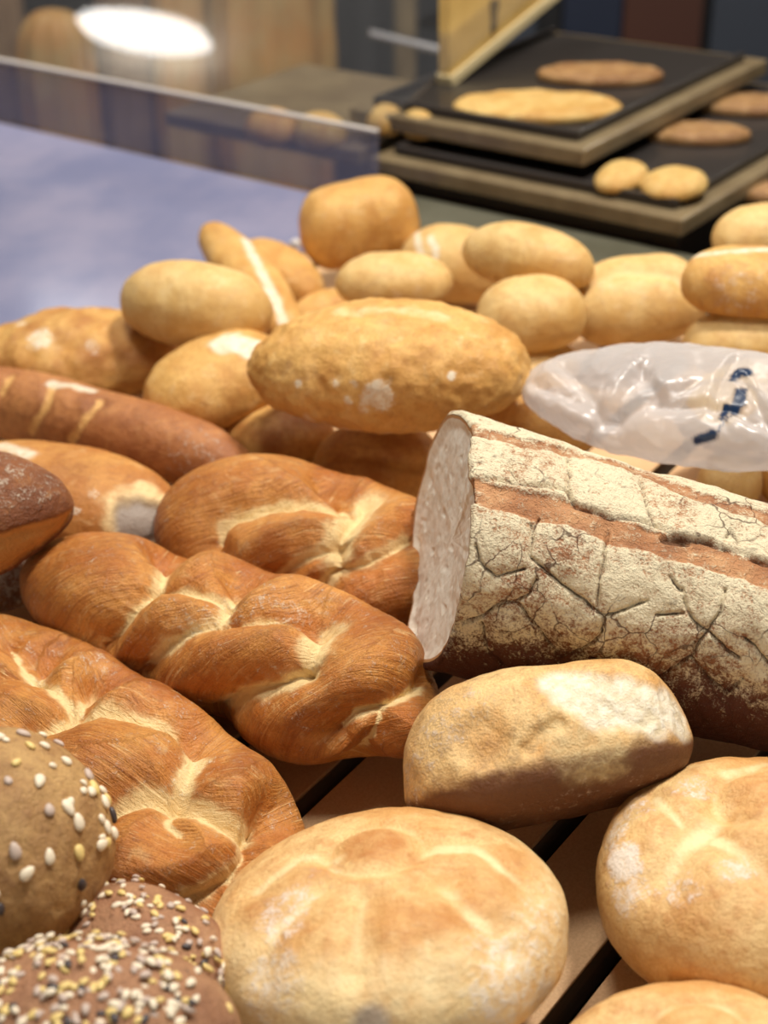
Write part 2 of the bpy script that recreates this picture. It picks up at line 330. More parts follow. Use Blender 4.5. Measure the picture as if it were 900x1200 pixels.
braid(s, [([(113,754),(127,729),(147,699),(172,677),(183,663),(197,640)], .0024, 1, -.001, .002),
  ([(180,671),(213,674),(247,682),(263,688)], .0022, 1, -.001, .0015),
  ([(155,790),(180,757),(213,729),(244,713),(263,688),(287,668)], .0034, 1, -.001, .002),
  ([(263,712),(297,709),(330,708),(366,714)], .0018, 1, -.001, .002),
  ([(240,850),(252,837),(280,815),(324,793),(352,779)], .0044, 1, -.002, .0025), ([(352,779),(366,752),(380,730),(392,716)], .0062, 0, 0., .0015),
  ([(394,865),(413,843),(447,829),(474,815),(512,796)], .0028, -1, 0., .0022), ([(449,838),(447,860),(419,905)], .0022, 0, 0., .0015)], (.75, -.6, -.3), ((203,640),(287,668),(375,706)))
s.add('flour', .33*s.line([(205,745),(245,722),(300,712)], .008) + 0); s.add('flour', .36*s.spot(340, 725, .012)); s.add('flour', .3*s.spot(322, 700, .012))
s.build('braided_loaf', 'braid', 'whole glossy braided loaf in the middle, its blunt end against the cut rustic loaf', 'bread', 'braided loaves')
s = loaf((-80, 762), .034, (324, 1070), .034, .096, .076, nu=230, nv=260, tip=2.6, tip2=3.4, sec=2.2, taper=.08, lump=.0008, seed=2, roll=0)
braid(s, [([(30,850),(48,844),(80,828),(120,820),(160,828),(200,840),(240,856)], .0044, -1, .002, .002),
  ([(12,744),(24,764),(40,776),(64,796),(80,812),(74,830)], .0028, 0, 0., .0015), ([(-10,780),(24,776),(40,780)], .0018, -1, 0, .0015),
  ([(84,814),(100,796),(122,782)], .0028, 1, 0., .0015), ([(40,776),(56,758)], .0018, 0, 0., .001),
  ([(236,856),(228,880),(212,908),(200,928)], .0046, 0, 0., .0015),
  ([(110,955),(124,944),(148,932),(172,924),(200,928),(232,940),(260,956),(288,968),(332,952)], .0046, -1, .0024, .0022),
  ([(292,972),(292,996),(272,1024),(240,1048),(195,1072)], .0040, -1, -.001, .0022), ([(200,930),(190,955),(205,968)], .0016, 0, 0., .001)], (.35, -.85, -.4), ((60,752),(122,784),(240,852),(338,958)))
s.add('flour', .34*s.spot(50, 805, .014)); s.add('flour', .3*s.spot(105, 775, .011)); s.add('flour', .3*s.spot(212, 830, .010))
s.build('braided_loaf', 'braid', 'braided loaf at the left edge, nearest one, beside the seeded ball loaf', 'bread', 'braided loaves')
s = loaf((203, 604), .043, (520, 684), .038, .088, .078, nu=200, nv=220, tip=2.6, tip2=3.0, sec=2.2, lump=.0008, seed=3, roll=0)
braid(s, [([(246,640),(252,614),(271,600),(311,587),(351,581),(395,585)], .0042, -1, .0018, .002),
  ([(368,700),(388,662),(395,629),(410,600),(434,574)], .0068, 0, 0., .0025),
  ([(395,666),(425,655),(454,640),(483,622)], .0030, 1, 0., .0015), ([(318,677),(348,651),(390,630)], .0028, 1, 0., .0015), ([(381,556),(412,580)], .0022, 0, 0., .0015)], (.6, -.7, -.4), ((395,560),))
s.build('braided_loaf', 'braid', 'braided loaf lying behind the middle one and left of the cut face', 'bread', 'braided loaves')

# ------------------------------------------------------------------ cut rustic loaf
def rustic():
    a, b = at(516, 632, .092), at(1065, 782, .052); L = np.linalg.norm(b-a); x = (b-a)/L; z = nrm(N - x*(N @ x)); y = np.cross(z, x)
    nu, nv = 430, 560; s = Body(nu, nv, (a, x, y, z)); Wd, Td = .112, .106
    t = np.linspace(0, 1, nu)**.96; th = np.linspace(0, 2*math.pi, nv, endpoint=False); ct, st = np.cos(th), np.sin(th)
    def ring(c, sn): e = 2/2.7; return np.sign(c)*np.abs(c)**e*Wd/2, np.sign(sn)*np.abs(sn)**e*Td/2*np.where(sn < 0, .95, 1.)
    ry, rz = ring(ct, st); pr = np.where(t > .72, np.sqrt(np.maximum(1-((t-.72)/.28)**2.2, 0)), 1.)*(1.02-.17*t); pr[0] = .985
    v = np.zeros((nu, nv, 3)); v[..., 0] = t[:, None]*L; v[..., 1] = pr[:, None]*ry; v[..., 2] = pr[:, None]*rz
    v[..., 0] += (-.024*ct + .010*st)[None]*(1-t[:, None])**2       # the cut leans
    s.v = v.reshape(-1, 3); s.normals(); s.n[:nv] = s.n[nv:2*nv]
    keep0 = s.v.copy(); s.push(.0022*fbm(s.v, 26, 3, 4.) + .0007*fbm(s.v, 130, 2, 2.)); s.normals()
    s.n[:nv] = s.n[nv:2*nv]
    q = lambda *p: [(450+a_/2, 450+b_/2) for a_, b_ in p]
    cr = [q((345,330),(350,370),(340,405),(380,440),(430,480),(480,515),(515,545),(560,530),(615,510)), q((500,520),(505,460),(520,400),(525,340)),
      q((310,510),(350,560),(380,600),(410,640),(470,620),(510,590),(515,550)), q((700,480),(710,530),(740,570),(760,580),(790,530),(800,480)),
      q((640,690),(690,660),(720,640),(740,600),(760,575)), q((720,640),(760,690),(800,720),(840,690)), q((850,600),(880,630),(900,660)),
      q((600,220),(610,260),(625,310),(640,330)), q((430,165),(435,210),(430,250),(440,270)), q((180,560),(220,550),(260,520),(310,510),(345,490),(355,460)),
      q((480,640),(520,655),(570,650),(620,690)), q((215,380),(225,420),(260,450),(330,435)), q((570,170),(590,190),(640,195)), q((805,360),(815,340),(830,370)),
      q((760,580),(800,620),(830,640)), q((230,560),(240,620),(280,660)), q((670,450),(700,490)), q((295,190),(310,220)), q((640,540),(700,535)), q((350,345),(360,310))]
    cd = np.full(len(s.v), 9.); wv = fbm(s.v, 130, 3)*.0015
    for c in cr: cd = np.minimum(cd, s.dist(s.trace(c, 2.) + .0011*np.stack([perlin(s.trace(c, 2.)*170+9*k) for k in range(3)], -1))[0])
    s1 = q((215,250),(320,280),(420,295),(540,345),(660,375),(780,405),(900,450)); e1 = q((240,225),(300,230),(360,240),(430,245),(450,280),(530,310),(600,320),(640,330),(680,350),(760,370),(820,390),(900,420))
    s2 = q((200,112),(330,140),(480,173),(600,205),(720,262),(850,298),(900,320)); d1, d2, de = (s.dist(s.trace(k, 2.))[0] for k in (s1, s2, e1))
    b1 = 1-sm(.0055, .0085, d1+wv*1.5); b2 = (1-sm(.0028, .0052, d2+wv*1.5))
    crack = np.maximum(.95*(1-sm(.0001, .00062, cd+wv*.22)), .75*(1-sm(.0001, .0008, de+wv*.5)))
    hole = s.spot(698, 664, .0035); slot = s.line(q((662,358),(690,362),(712,368)), .0022)
    crack = np.maximum(crack, .8*slot)
    ang = np.arctan2(s.v[:, 2], -s.v[:, 1])                         # 0 = facing the buyer, 90 deg = top
    fl = sm(-.35, .55, ang + .45*fbm(s.v, 22, 3, 8.)); low = 1-sm(-.25, .75, ang + .3*fbm(s.v, 20, 3, 9.))
    fl = np.where(np.abs(ang) > math.pi*.9, fl*.3, fl)
    s.add('crack', crack); s.add('flour', np.clip((.16 + .52*fl)*(1-.62*b1)*(1-.5*b2)*(1+.5*fbm(s.v, 32, 3, 5.)), 0, 1)); s.add('bake', low*.95*(1-.6*b1)); s.add('pale', (.45+.5*fbm(s.v, 60, 2))*np.maximum(b1, b2))
    edge = 1-sm(.0005, .012, s.v[:, 0]); s.add('pale', .5*edge)
    s.push(-.0022*np.exp(-(cd/.0008)**2) + .0012*(1-np.exp(-(cd/.006)**2)) - .0022*b1 - .0014*b2 - .002*np.exp(-(de/.0014)**2) - .003*slot)
    root = empty('farmhouse_loaf', mat4(s.o, *s.R.T)); tag(root, 'big rustic loaf with a cut white face and cracked floury crust', 'bread')
    g = s.v.reshape(nu, nv, 3); i = np.arange(nu-1)[:, None]; j = np.arange(nv)[None]; k = (j+1) % nv
    Q = np.stack([i*nv+j, (i+1)*nv+j, (i+1)*nv+k, i*nv+k], -1).reshape(-1, 4); s.normals()
    if (np.cross(s.v[Q[:, 1]]-s.v[Q[:, 0]], s.v[Q[:, 2]]-s.v[Q[:, 0]])*s.n[Q[:, 0]]).sum() < 0: Q = Q[:, ::-1]
    me = npmesh('crust', s.v, Q)
    for n_, mm in s.mask.items(): setattr_(me, n_, np.clip(mm, 0, 1))
    link('crust', me, 'rustic', root); BB['farmhouse_loaf'] = (s.px.min(0).round(), s.px.max(0).round(), round(float((s.w@N).min()-O@N), 4), round(float(s.dep.mean()), 3))
    rim = g[0]; m_ = 90; rr = np.linspace(1, 0, m_); P = []; c0 = rim.mean(0)      # the cut face: soft crumb with pores
    for r_ in rr: P.append(c0 + (rim-c0)*(r_*.996))
    P = np.array(P); p = P.reshape(-1, 3); dist = np.repeat(1-rr, nv)
    po = fbm(p, 90, 3, 3.); hole2 = np.maximum(0, perlin(p*150+3)-.22)*.016 + np.maximum(0, perlin(p*70+9)-.3)*.02
    p[:, 0] += sm(0, .12, dist)*(.0025 - .0012*po*1. + hole2*.3) + .004*sm(.1, .9, dist) ; p = p.reshape(m_, nv, 3); p[-1] = p[-1].mean(0)
    i = np.arange(m_-1)[:, None]; Q = np.stack([i*nv+j, i*nv+k, (i+1)*nv+k, (i+1)*nv+j], -1).reshape(-1, 4); p = p.reshape(-1, 3)
    if np.cross(p[Q[5, 1]]-p[Q[5, 0]], p[Q[5, 2]]-p[Q[5, 0]])[0] > 0: Q = Q[:, ::-1]
    cm = npmesh('crumb', p, Q); setattr_(cm, 'rim', 1-sm(.01, .045, dist))
    tag(link('crumb', cm, 'crumb', root), 'open white crumb of the cut face')
rustic()

# ------------------------------------------------------------------ the buns and the torn roll at the front
def petals(s, c, ring_r, creases):
    """Stamped ring round the crown and creases running down from it."""
    r = np.hypot(s.v[:, 0]-c[0], s.v[:, 1]-c[1]); up = sm(-.1, .25, s.n[:, 2])
    r = r*(1+.05*fbm(s.v, 35, 2)); disp = -.0022*np.exp(-((r-ring_r)/.0034)**2)*up + .0012*(1-sm(0, ring_r, r)); pale = .38*np.exp(-((r-ring_r)/.0028)**2)*up*(1+fbm(s.v, 60, 2))
    for pts, w, dep in creases:
        d = s.dist(s.trace(pts))[0]; d = d + .002*fbm(s.v, 70, 3, w*500); disp -= dep*np.exp(-(d/(w*1.35))**2); pale = np.maximum(pale, .62*np.exp(-(d/(w*.7))**2)*(1+.8*fbm(s.v, 50, 2))); s.add('bake', .34*np.exp(-((d-w*1.7)/(w*1.0))**2)*(1+fbm(s.v, 40, 2)))
    s.add('pale', np.clip(pale, 0, 1)); s.push(disp + .0005*fbm(s.v, 120, 3, 2.)); s.fix(); s.normals(); return r
s = bun((455, 1092), .055, .0680, .034, .026, tilt=17, seed=11, p=2.25)
r = petals(s, (-.002, .006), .0185, [([(424,1050),(420,1085),(413,1135)], .0055, .0030), ([(520,1030),(550,1060),(575,1085),(592,1110)], .007, .0045), ([(372,1040),(345,1065),(318,1090),(306,1130)], .006, .0025),
  ([(500,1150),(503,1105)], .005, .0015), ([(395,1000),(350,1000),(300,1040)], .006, .002), ([(508,990),(560,990),(620,1040)], .006, .002)])
s.add('bake', .45*sm(.02, .05, r)*(1-sm(.05, .066, r))*(.8+fbm(s.v, 30, 2)) + .6*(1-sm(.009, .018, r)))
for a_ in ((600,1155,.020,.5),(570,1175,.014,.4),(330,1075,.013,.45),(320,1150,.016,.45),(640,1110,.02,.35),(655,1080,.016,.3),(375,1030,.012,.25)): s.add('flour', a_[3]*s.spot(*a_[:3]))
s.add('pale', .5*(1-sm(-.45, .15, s.n[:, 2])))
s.add('pale', .55*sm(.044, .066, r)); s.add('grey', .8*s.spot(440, 1199, .006, .4)); s.add('grey', .7*s.spot(636, 1172, .007, .5))
s.build('round_bun', 'bun', 'round golden bun with a stamped ring on its crown, nearest the front edge', 'bread', 'stamped round buns')
s = bun((888, 1036), .038, .0630, .037, .030, tilt=8, side=3, seed=12, p=2.25)
r = petals(s, (.001, .012), .0175, [([(845,935),(822,962),(795,990),(772,1020)], .009, .006), ([(838,972),(868,995),(900,1025)], .006, .0028), ([(768,934),(795,955)], .004, .0018), ([(900,890),(850,900)], .006, .002)])
s.add('bake', .4*np.exp(-((s.dist(s.trace([(880,985),(900,1040)]))[0])/.02)**2)); s.add('bake', .45*(1-sm(.010, .02, r))); s.add('bake', .3*s.spot(800, 1100, .03))
for a_ in ((728,1005,.009,.75),(740,1045,.010,.5),(800,1042,.010,.4),(860,1015,.008,.45),(735,955,.014,.4),(815,925,.009,.45),(720,980,.010,.5)): s.add('flour', a_[3]*s.spot(*a_[:3]))
s.add('pale', .35*s.spot(790, 1000, .016))
s.build('round_bun', 'bun', 'round golden bun cut off by the right edge, floury patch on its side', 'bread', 'stamped round buns')
s = bun((815, 1330), .034, .0580, .036, .028, tilt=8, seed=13, p=2.25)
petals(s, (.004, .012), .017, [([(740,1195),(715,1215)], .006, .003)]); s.add('bake', .3*(.6+fbm(s.v, 30, 2)))
s.build('round_bun', 'bun', 'round bun of which only the top shows at the bottom right corner', 'bread', 'stamped round buns')
s = loaf((472, 934), .054, (807, 866), .060, .074, .086, roll=-52, flat=.5, nu=170, nv=190, tip=2.5, tip2=5.5, sec=2.25, taper=-.12, lump=.0016, seed=14)
dk = [(460,912),(500,930),(524,944),(560,942),(600,935),(640,918),(684,896),(740,884),(815,872)]; d, sd, _ = s.dist(s.trace(dk))
below = np.where(sd < 0, d, -d); wv = fbm(s.v, 60, 3)*.006
s.add('bake', np.clip(sm(.35, -.45, s.n[:, 2] + wv*14)*.95, 0, 1))
tear = np.zeros(len(s.v))
for a_ in ((655,800,.010),(680,808,.012),(705,822,.011),(735,822,.012),(765,828,.012),(792,832,.012)): tear = np.maximum(tear, s.spot(*a_, .3))
s.add('white', tear*.9); s.add('pale', .5*s.spot(690, 860, .022)); s.add('pale', .35*s.spot(570, 830, .014))
s.add('flour', .35*s.line([(480,930),(500,870),(545,825)], .012)); s.add('flour', .22*sm(-.002, .01, below)*s.face)
s.push(-.0016*tear + .0012*tear*fbm(s.v, 160, 2) - .003*s.spot(560, 868, .010) - .0025*s.line([(620,878),(640,855),(655,846)], .003)); s.fix()
s.build('bread_roll', 'torn', 'roll with torn white top and dark baked base, in front of the cut loaf', 'bread')
#PILE
# ------------------------------------------------------------------ loaves along the left side
GL = 'loaves along the left side'
s = loaf((-60, 455), .045, (292, 553), .042, .048, .050, nu=150, nv=110, tip=4., sec=2.1, lump=.0012, seed=21)
for p_ in ([(62,452),(50,480),(34,508)], [(118,470),(98,490),(84,515)], [(10,440),(2,460)]): s.push(-.0018*np.exp(-(s.dist(s.trace(p_))[0]/.005)**2)); s.add('pale', .75*s.line(p_, .0034))
s.add('bake', .45*(.6+fbm(s.v, 30, 2))); s.add('white', .8*s.line([(62,449),(85,452),(108,458)], .0034, .4)); s.add('flour', .28*s.spot(225, 535, .024)); s.fix()
s.build('long_loaf', 'brown', 'long dark brown loaf with pale slanting bands, along the left side', 'bread')
s = loaf((-70, 568), .045, (207, 616), .042, .078, .062, nu=130, nv=110, tip=2.6, sec=2.2, lump=.0012, seed=22)
s.add('bake', .5*(.45+fbm(s.v, 26, 2))); s.add('white', .8*s.line([(2,522),(20,528),(34,534)], .004)); s.add('flour', .5*s.spot(108, 578, .004)); s.add('flour', .5*s.spot(90, 600, .004))
t_ = s.spot(168, 613, .016, .25); s.add('pale', s.spot(168, 611, .021)); s.push(-.004*t_); s.fix(); s.mask['flour'] = np.maximum(s.mask['flour'], t_*.0); s.add('grey', t_)
s.build('bread_roll', 'heel', 'golden brown roll with a greyish floury patch on its end', 'bread')
s = loaf((-110, 625), .085, (84, 588), .092, .072, .068, nu=130, nv=120, tip=1.5, tip2=1.2, sec=2.2, lump=.0016, seed=23)
cap = [(-30,628),(0,620),(30,612),(60,604),(90,590)]; d, sd, _ = s.dist(s.trace(cap)); s.add('bake', .15+.0*d); s.add('pale', sm(-.001, .004, np.where(sd < 0, d, -d))*s.face*.8)
s.push(-.003*sm(0, .006, np.where(sd < 0, d, -d))*s.face); s.fix(); s.add('flour', .3*(sd > 0)*sm(.002, .01, d))
s.build('pointed_loaf', 'dark', 'dark brown loaf with a pointed end and amber underside, at the left edge', 'bread')
s = loaf((-60, 696), .032, (66, 664), .032, .034, .040, nu=70, nv=70, tip=2.2, sec=2.4, lump=.0014, seed=24); s.add('flour', .33 + .3*fbm(s.v, 40, 2))
s.build('bread_roll', 'dark', 'small dark floury roll tucked under the pointed loaf', 'bread')
s = loaf((-40, 430), .036, (222, 412), .034, .092, .064, nu=120, nv=110, tip=2.0, sec=2.0, lump=.0028, ls=30, seed=25)
s.push(.003*fbm(s.v, 55, 2, 3.)); s.fix(); s.add('bake', .55*(.7+fbm(s.v, 40, 2))); s.add('flour', .6*s.spot(48, 397, .010)); s.add('flour', .45*s.spot(110, 408, .006)); s.add('flour', .5*s.spot(25, 380, .006))
s.build('flat_loaf', 'gold', 'broad flat golden loaf against the bluish sheet at the left', 'bread')
# ------------------------------------------------------------------ the pile at the back
s = loaf((291, 432), .088, (622, 438), .085, .092, .074, nu=150, nv=130, tip=1.75, tip2=2.1, sec=2.3, lump=.0016, ls=42, seed=31)
s.add('bake', .12*(.4+fbm(s.v, 34, 2))); s.add('pale', .3*(.6+fbm(s.v, 50, 2, 7.))); s.add('flour', .6*s.spot(445, 465, .010)); s.add('flour', .5*s.spot(425, 480, .006))
for a_ in ((350,450),(395,450),(415,449),(530,440),(408,470)): s.add('flour', .6*s.spot(*a_, .0028))
s.add('flour', .5*s.line([(360,490),(420,510),(500,520)], .004)); s.add('pale', .5*s.line([(400,366),(470,364),(520,372)], .005))
s.push(.0020*fbm(s.v, 100, 2, 3)); s.fix()
s.build('ciabatta', 'gold', 'large pointed floury bread lying on top of the pile, behind the cut loaf', 'bread')
s = loaf((172, 485), .045, (335, 415), .060, .078, .052, nu=100, nv=90, tip=2.4, tip2=2.6, sec=2.3, lump=.0016, seed=32)
s.add('white', .95*s.line([(268,401),(290,403),(318,412)], .011, .25)); s.build('bread_roll', 'gold', 'golden bread with a bare white tip, under the left point of the large bread', 'bread')
s = loaf((268, 510), .026, (390, 520), .026, .056, .046, nu=80, nv=70, tip=2.2, sec=2.2, lump=.0012, seed=33); s.add('bake', .6*(.6+fbm(s.v, 30, 2)))
s.build('bread_roll', 'gold', 'brown roll in the gap behind the long dark loaf and braided loaf', 'bread')
s = loaf((366, 545), .026, (520, 548), .026, .064, .046, nu=80, nv=70, tip=2.4, sec=2.4, lump=.0012, seed=34); s.add('bake', .5*(.6+fbm(s.v, 30, 2)))
s.push(-.003*s.line([(390,535),(440,535),(500,548)], .004)); s.fix(); s.build('bread_roll', 'gold', 'brown roll directly under the middle of the large bread', 'bread')
GR = 'pale rolls in the back pile'
def roll(A, B, h, W, T, label, mat='roll', h2=None, bake=.25, seed=0, white=(), flour=(), crease=(), **kw):
    k = dict(nu=84, nv=76, tip=2.4, sec=2.15, lump=.0015, seed=seed); k.update(kw)
    s = loaf(A, h, B, h if h2 is None else h2, W, T, **k); s.add('bake', bake*(.5+1.2*fbm(s.v, 34, 2, seed)))
    for p_, w_ in white: s.add('white', .9*s.line(p_, w_, .4))
    for x_, y_, r_, a_ in flour: s.add('flour', a_*s.spot(x_, y_, r_))
    for p_, w_, d_ in crease: d = s.dist(s.trace(p_))[0]; s.push(-d_*np.exp(-(d/w_)**2)); s.add('pale', .4*np.exp(-(d/w_)**2)); s.fix()
    s.add('flour', .16+0*s.v[:, 0]); return s.build('bread_roll', mat, label, 'bread', GR)
roll((147, 350), (314, 374), .076, .060, .060, 'smooth pale oval roll on top of the broad flat loaf', seed=41, flour=[(330,370,.006,.3)])
roll((243, 266), (346, 398), .052, .040, .036, 'pale roll standing on end with a white line down its side', seed=42, white=[([(287,280),(305,315),(322,350),(332,378)], .0034)], h2=.044, mat='gold', bake=.1)
roll((286, 298), (369, 350), .028, .044, .044, 'small golden roll peeking out behind the leaning roll', seed=43, mat='gold')
roll((352, 280), (489, 252), .050, .062, .066, 'tall golden block-shaped roll at the top of the pile', mat='gold', seed=44, tip=4.5, sec=2.8, white=[([(360,312),(375,318)], .004)])
roll((392, 332), (530, 332), .056, .052, .040, 'round flattish roll right behind the large floury bread', seed=45, flour=[(430,345,.010,.3),(480,350,.012,.3)])
roll((345, 380), (410, 350), .024, .034, .026, 'small brown piece squeezed between the block-shaped roll and large bread', mat='gold', seed=46, bake=.5)
roll((478, 300), (592, 330), .030, .060, .058, 'pale roll with a white streak beside the block-shaped roll', seed=47, white=[([(488,272),(494,300)], .003), ([(505,278),(512,300)], .0028)])
roll((546, 290), (692, 322), .072, .046, .046, 'oval roll at the top of the pile against the grey shelf', mat='roll', seed=48, bake=.4)
roll((558, 380), (688, 366), .056, .056, .052, 'pale roll just right of the large floury bread tip', seed=49)
roll((664, 368), (830, 345), .040, .072, .060, 'large double-lobed pale roll behind the plastic bag', seed=50, tip=2.8, crease=[([(690,330),(730,315),(790,320),(815,345)], .006, .004)], flour=[(705,330,.008,.4),(760,350,.012,.25)])
roll((798, 330), (960, 340), .075, .052, .046, 'brownish roll with a pale top line at the right edge', seed=51, bake=.55, mat='gold', tip=3.2, white=[([(812,300),(850,295),(900,292)], .0022)], flour=[(860,340,.02,.3)])
roll((834, 284), (960, 272), .050, .048, .044, 'pale roll highest at the right edge, in front of the trays', seed=52)
roll((800, 405), (950, 402), .042, .052, .044, 'pale roll at the right edge, just above the plastic bag', seed=53)
roll((560, 440), (680, 428), .026, .050, .036, 'pale roll tucked behind the tip of the large floury bread', seed=54)
roll((572, 462), (704, 514), .046, .062, .042, 'yellow roll between the large bread and the bag', mat='gold', seed=55, bake=.0)
roll((822, 560), (890, 578), .022, .038, .040, 'small pale roll under the plastic bag, behind the cut loaf', seed=56)
roll((888, 560), (985, 545), .024, .046, .056, 'brownish roll at the right edge beneath the bag', mat='gold', seed=57, bake=.6)
roll((800, 505), (960, 450), .050, .064, .046, 'pale roll wrapped inside the plastic bag', seed=58)
# ------------------------------------------------------------------ seeded breads at the lower left
SD = {}
def seed_mesh(kind, k):
    r = np.random.default_rng(k); nu, nv = 8, 10; ph = np.linspace(0, math.pi, nu)[:, None]; th = np.linspace(0, 2*math.pi, nv, endpoint=False)[None]
    a = r.uniform(.75, 1.35); v = np.stack([np.cos(ph)*a + 0*th, np.sin(ph)*np.cos(th)*(.75-.2*np.cos(ph)), np.sin(ph)*np.sin(th)*.5], -1).reshape(-1, 3)
    i = np.arange(nu-1)[:, None]; j = np.arange(nv)[None]; q = np.stack([i*nv+j, (i+1)*nv+j, (i+1)*nv+(j+1) % nv, i*nv+(j+1) % nv], -1).reshape(-1, 4)
    me = mesh('seed', v, [tuple(map(int, x)) for x in q]); me.materials.append(M[kind]); me.polygons.foreach_set('use_smooth', np.ones(len(me.polygons), bool)); return me
KINDS = ['seed_white', 'seed_yellow', 'seed_grey', 'seed_dark']
SM = {k: [seed_mesh(k, i) for i in range(3)] for k in KINDS}
def sprinkle(s, root, n, size, weight, pick, rest=0, seed=0, dark=.06):
    """n seeds one by one where they show, then a crust of further seeds."""
    r = np.random.default_rng(seed); s.normals(); ok = np.where(s.face & (weight > 0))[0]; p = weight[ok]*1.; p = p/p.sum()
    ch = r.choice(ok, n, False, p)
    def mat_for(i, sc):
        x, nn = s.v[i], s.n[i]; t = nrm(np.cross(nn, r.normal(size=3))); return mat4(x + nn*sc*.25, t*sc, np.cross(nn, t)*sc, nn*sc)
    for i in ch:
        kd = r.choice(KINDS, p=pick); o = bpy.data.objects.new('seed', SM[kd][r.integers(3)]); COL.objects.link(o); o.parent = root; o.matrix_local = mat_for(i, size*r.uniform(.7, 1.25))
    if rest:
        allv = np.where(weight > 0)[0]; p = weight[allv]/weight[allv].sum(); base = SM['seed_white'][0]; nb = len(base.vertices); bv = np.array([v.co for v in base.vertices]); bq = np.array([f.vertices[:] for f in base.polygons])
        vv, qq, mi = [], [], []
        for k, i in enumerate(r.choice(allv, rest, True, p)):
            m = np.array(mat_for(i, size*r.uniform(.55, 1.1))); jit = r.normal(size=3)*size*.6; vv.append(bv @ m[:3, :3].T + m[:3, 3] + jit); qq.append(bq + k*nb); mi.append(np.full(len(bq), r.choice(4, p=pick)))
        me = npmesh('seed_topping', np.concatenate(vv), np.concatenate(qq)); o = link('seed_topping', me, 'seed_white', root)
        for kd in KINDS[1:]: me.materials.append(M[kd])
        me.polygons.foreach_set('material_index', np.concatenate(mi).astype(np.int32)); tag(o, None, None, None, 'stuff')
def seeded(s, name, mat, label):
    root = empty(name, mat4(s.o, *s.R.T)); tag(root, label, 'bread', 'seeded breads'); s.build('crust', mat, parent=root)
    BB[root.name] = (s.px.min(0).round(), s.px.max(0).round(), round(float((s.w@N).min()-O@N), 4), round(float(s.dep.mean()), 3)); return root
s = loaf((-135, 985), .102, (124, 1000), .100, .090, .086, nu=120, nv=120, tip=2.05, sec=2.0, flat=1., lump=.0022, ls=45, seed=61)
s.add('bake', .4*(.5+fbm(s.v, 30, 2))); s.add('pale', .3*(.4+fbm(s.v, 24, 2, 4)))
w_ = sm(-.25, .5, s.n[:, 2] + .6*fbm(s.v, 40, 2, 3)); rt = seeded(s, 'seeded_ball_loaf', 'seeded', 'round tan loaf sprinkled with pale seeds at the left edge')
sprinkle(s, rt, 64, .0026, w_, [.55, .2, .2, .05], seed=1)
s = loaf((86, 1088), .062, (256, 1192), .062, .060, .056, nu=110, nv=100, tip=2.4, sec=2.1, lump=.0012, seed=62)
w_ = .12 + sm(.3, .9, -s.v[:, 0]/.05 + .8*fbm(s.v, 50, 2, 6)) + .8*s.line([(140,1050),(190,1078),(235,1130),(265,1185)], .008)
rt = seeded(s, 'seeded_roll', 'mud', 'brown seeded roll between the seeded ball loaf and the round bun'); sprinkle(s, rt, 95, .0017, w_, [.33, .35, .27, .05], rest=800, seed=2)
s = loaf((-70, 1225), .092, (285, 1238), .086, .074, .062, nu=110, nv=100, tip=2.2, sec=2.1, lump=.0012, seed=63)
w_ = .02 + sm(.1, .7, s.n[:, 2] - s.v[:, 0]/.06 + .5*fbm(s.v, 50, 2, 6)); rt = seeded(s, 'seeded_roll', 'mud', 'brown roll thickly crusted with seeds at the bottom left corner')
sprinkle(s, rt, 95, .0019, w_, [.36, .3, .28, .06], rest=1300, seed=3)
#BAG
# ------------------------------------------------------------------ plastic bag
s = loaf((616, 449), .078, (1000, 502), .082, .092, .052, nu=200, nv=200, tip=1.5, tip2=3., sec=2.1, flat=.8, lump=.0012, seed=71)
for pts, w, d in (([(705,495),(665,470),(628,456)], .004, .004), ([(705,495),(680,460),(655,432)], .006, .005), ([(705,495),(735,450),(752,430)], .005, .0045), ([(705,495),(750,470),(800,455)], .005, .004),
                  ([(705,495),(690,512),(676,524)], .004, .003), ([(752,430),(780,470),(835,475)], .004, .004), ([(835,475),(842,445),(860,420)], .003, .003), ([(880,500),(850,480),(835,475)], .004, .003), ([(870,440),(890,470),(905,500)], .003, .003)):
    dd, sd, _ = s.dist(s.trace(pts)); s.push(d*np.tanh(sd/(w*.5))*np.exp(-(dd/(w*2.2))**2)*.7 - d*.5*np.exp(-(dd/w)**2))
rn = 1-np.abs(fbm(s.v, 42, 3, 5.))*2; s.push(.0011*rn + .0004*(1-np.abs(fbm(s.v, 110, 2, 6.))*2)); s.fix()
s.normals(); 
for p_, w_ in (([(858,444),(866,436),(874,434)], .0030), ([(862,436),(876,438)], .0026), ([(866,458),(866,470),(862,482)], .0030), ([(872,456),(870,474)], .0018), ([(846,490),(852,478)], .0020), ([(838,510),(848,494),(858,486)], .0010), ([(818,516),(834,510)], .0030)):
    s.add('ink', s.line(p_, w_, .35))
m = NT('plastic_film'); nt = m.t
ik = m.attr('ink').outputs['Fac']; col = m.mix(ik, (.78, .76, .76, 1), lin((20, 52, 92)))
df = m.n('BsdfDiffuse', {'Color': col}); tl = m.n('BsdfTranslucent', {'Color': col}); tr = m.n('BsdfTransparent', {'Color': (.96, .96, .97, 1)}); gl = m.n('BsdfGlossy', {'Roughness': .3, 'Color': (1, 1, 1, 1)})
def ms(f, a, b):
    x = m.n('MixShader'); m.put(x.inputs[0], f); nt.links.new(a.outputs[0], x.inputs[1]); nt.links.new(b.outputs[0], x.inputs[2]); return x
a = ms(.45, df, tl); lw = m.n('LayerWeight', {'Blend': .5})
op = m.math('MAXIMUM', m.math('ADD', m.math('MULTIPLY', lw.outputs['Facing'], .35), .46), ik); b = ms(op, tr, a); c = ms(m.math('MULTIPLY_ADD', m.math('POWER', lw.outputs['Facing'], 6.), .6, .05), b, gl)
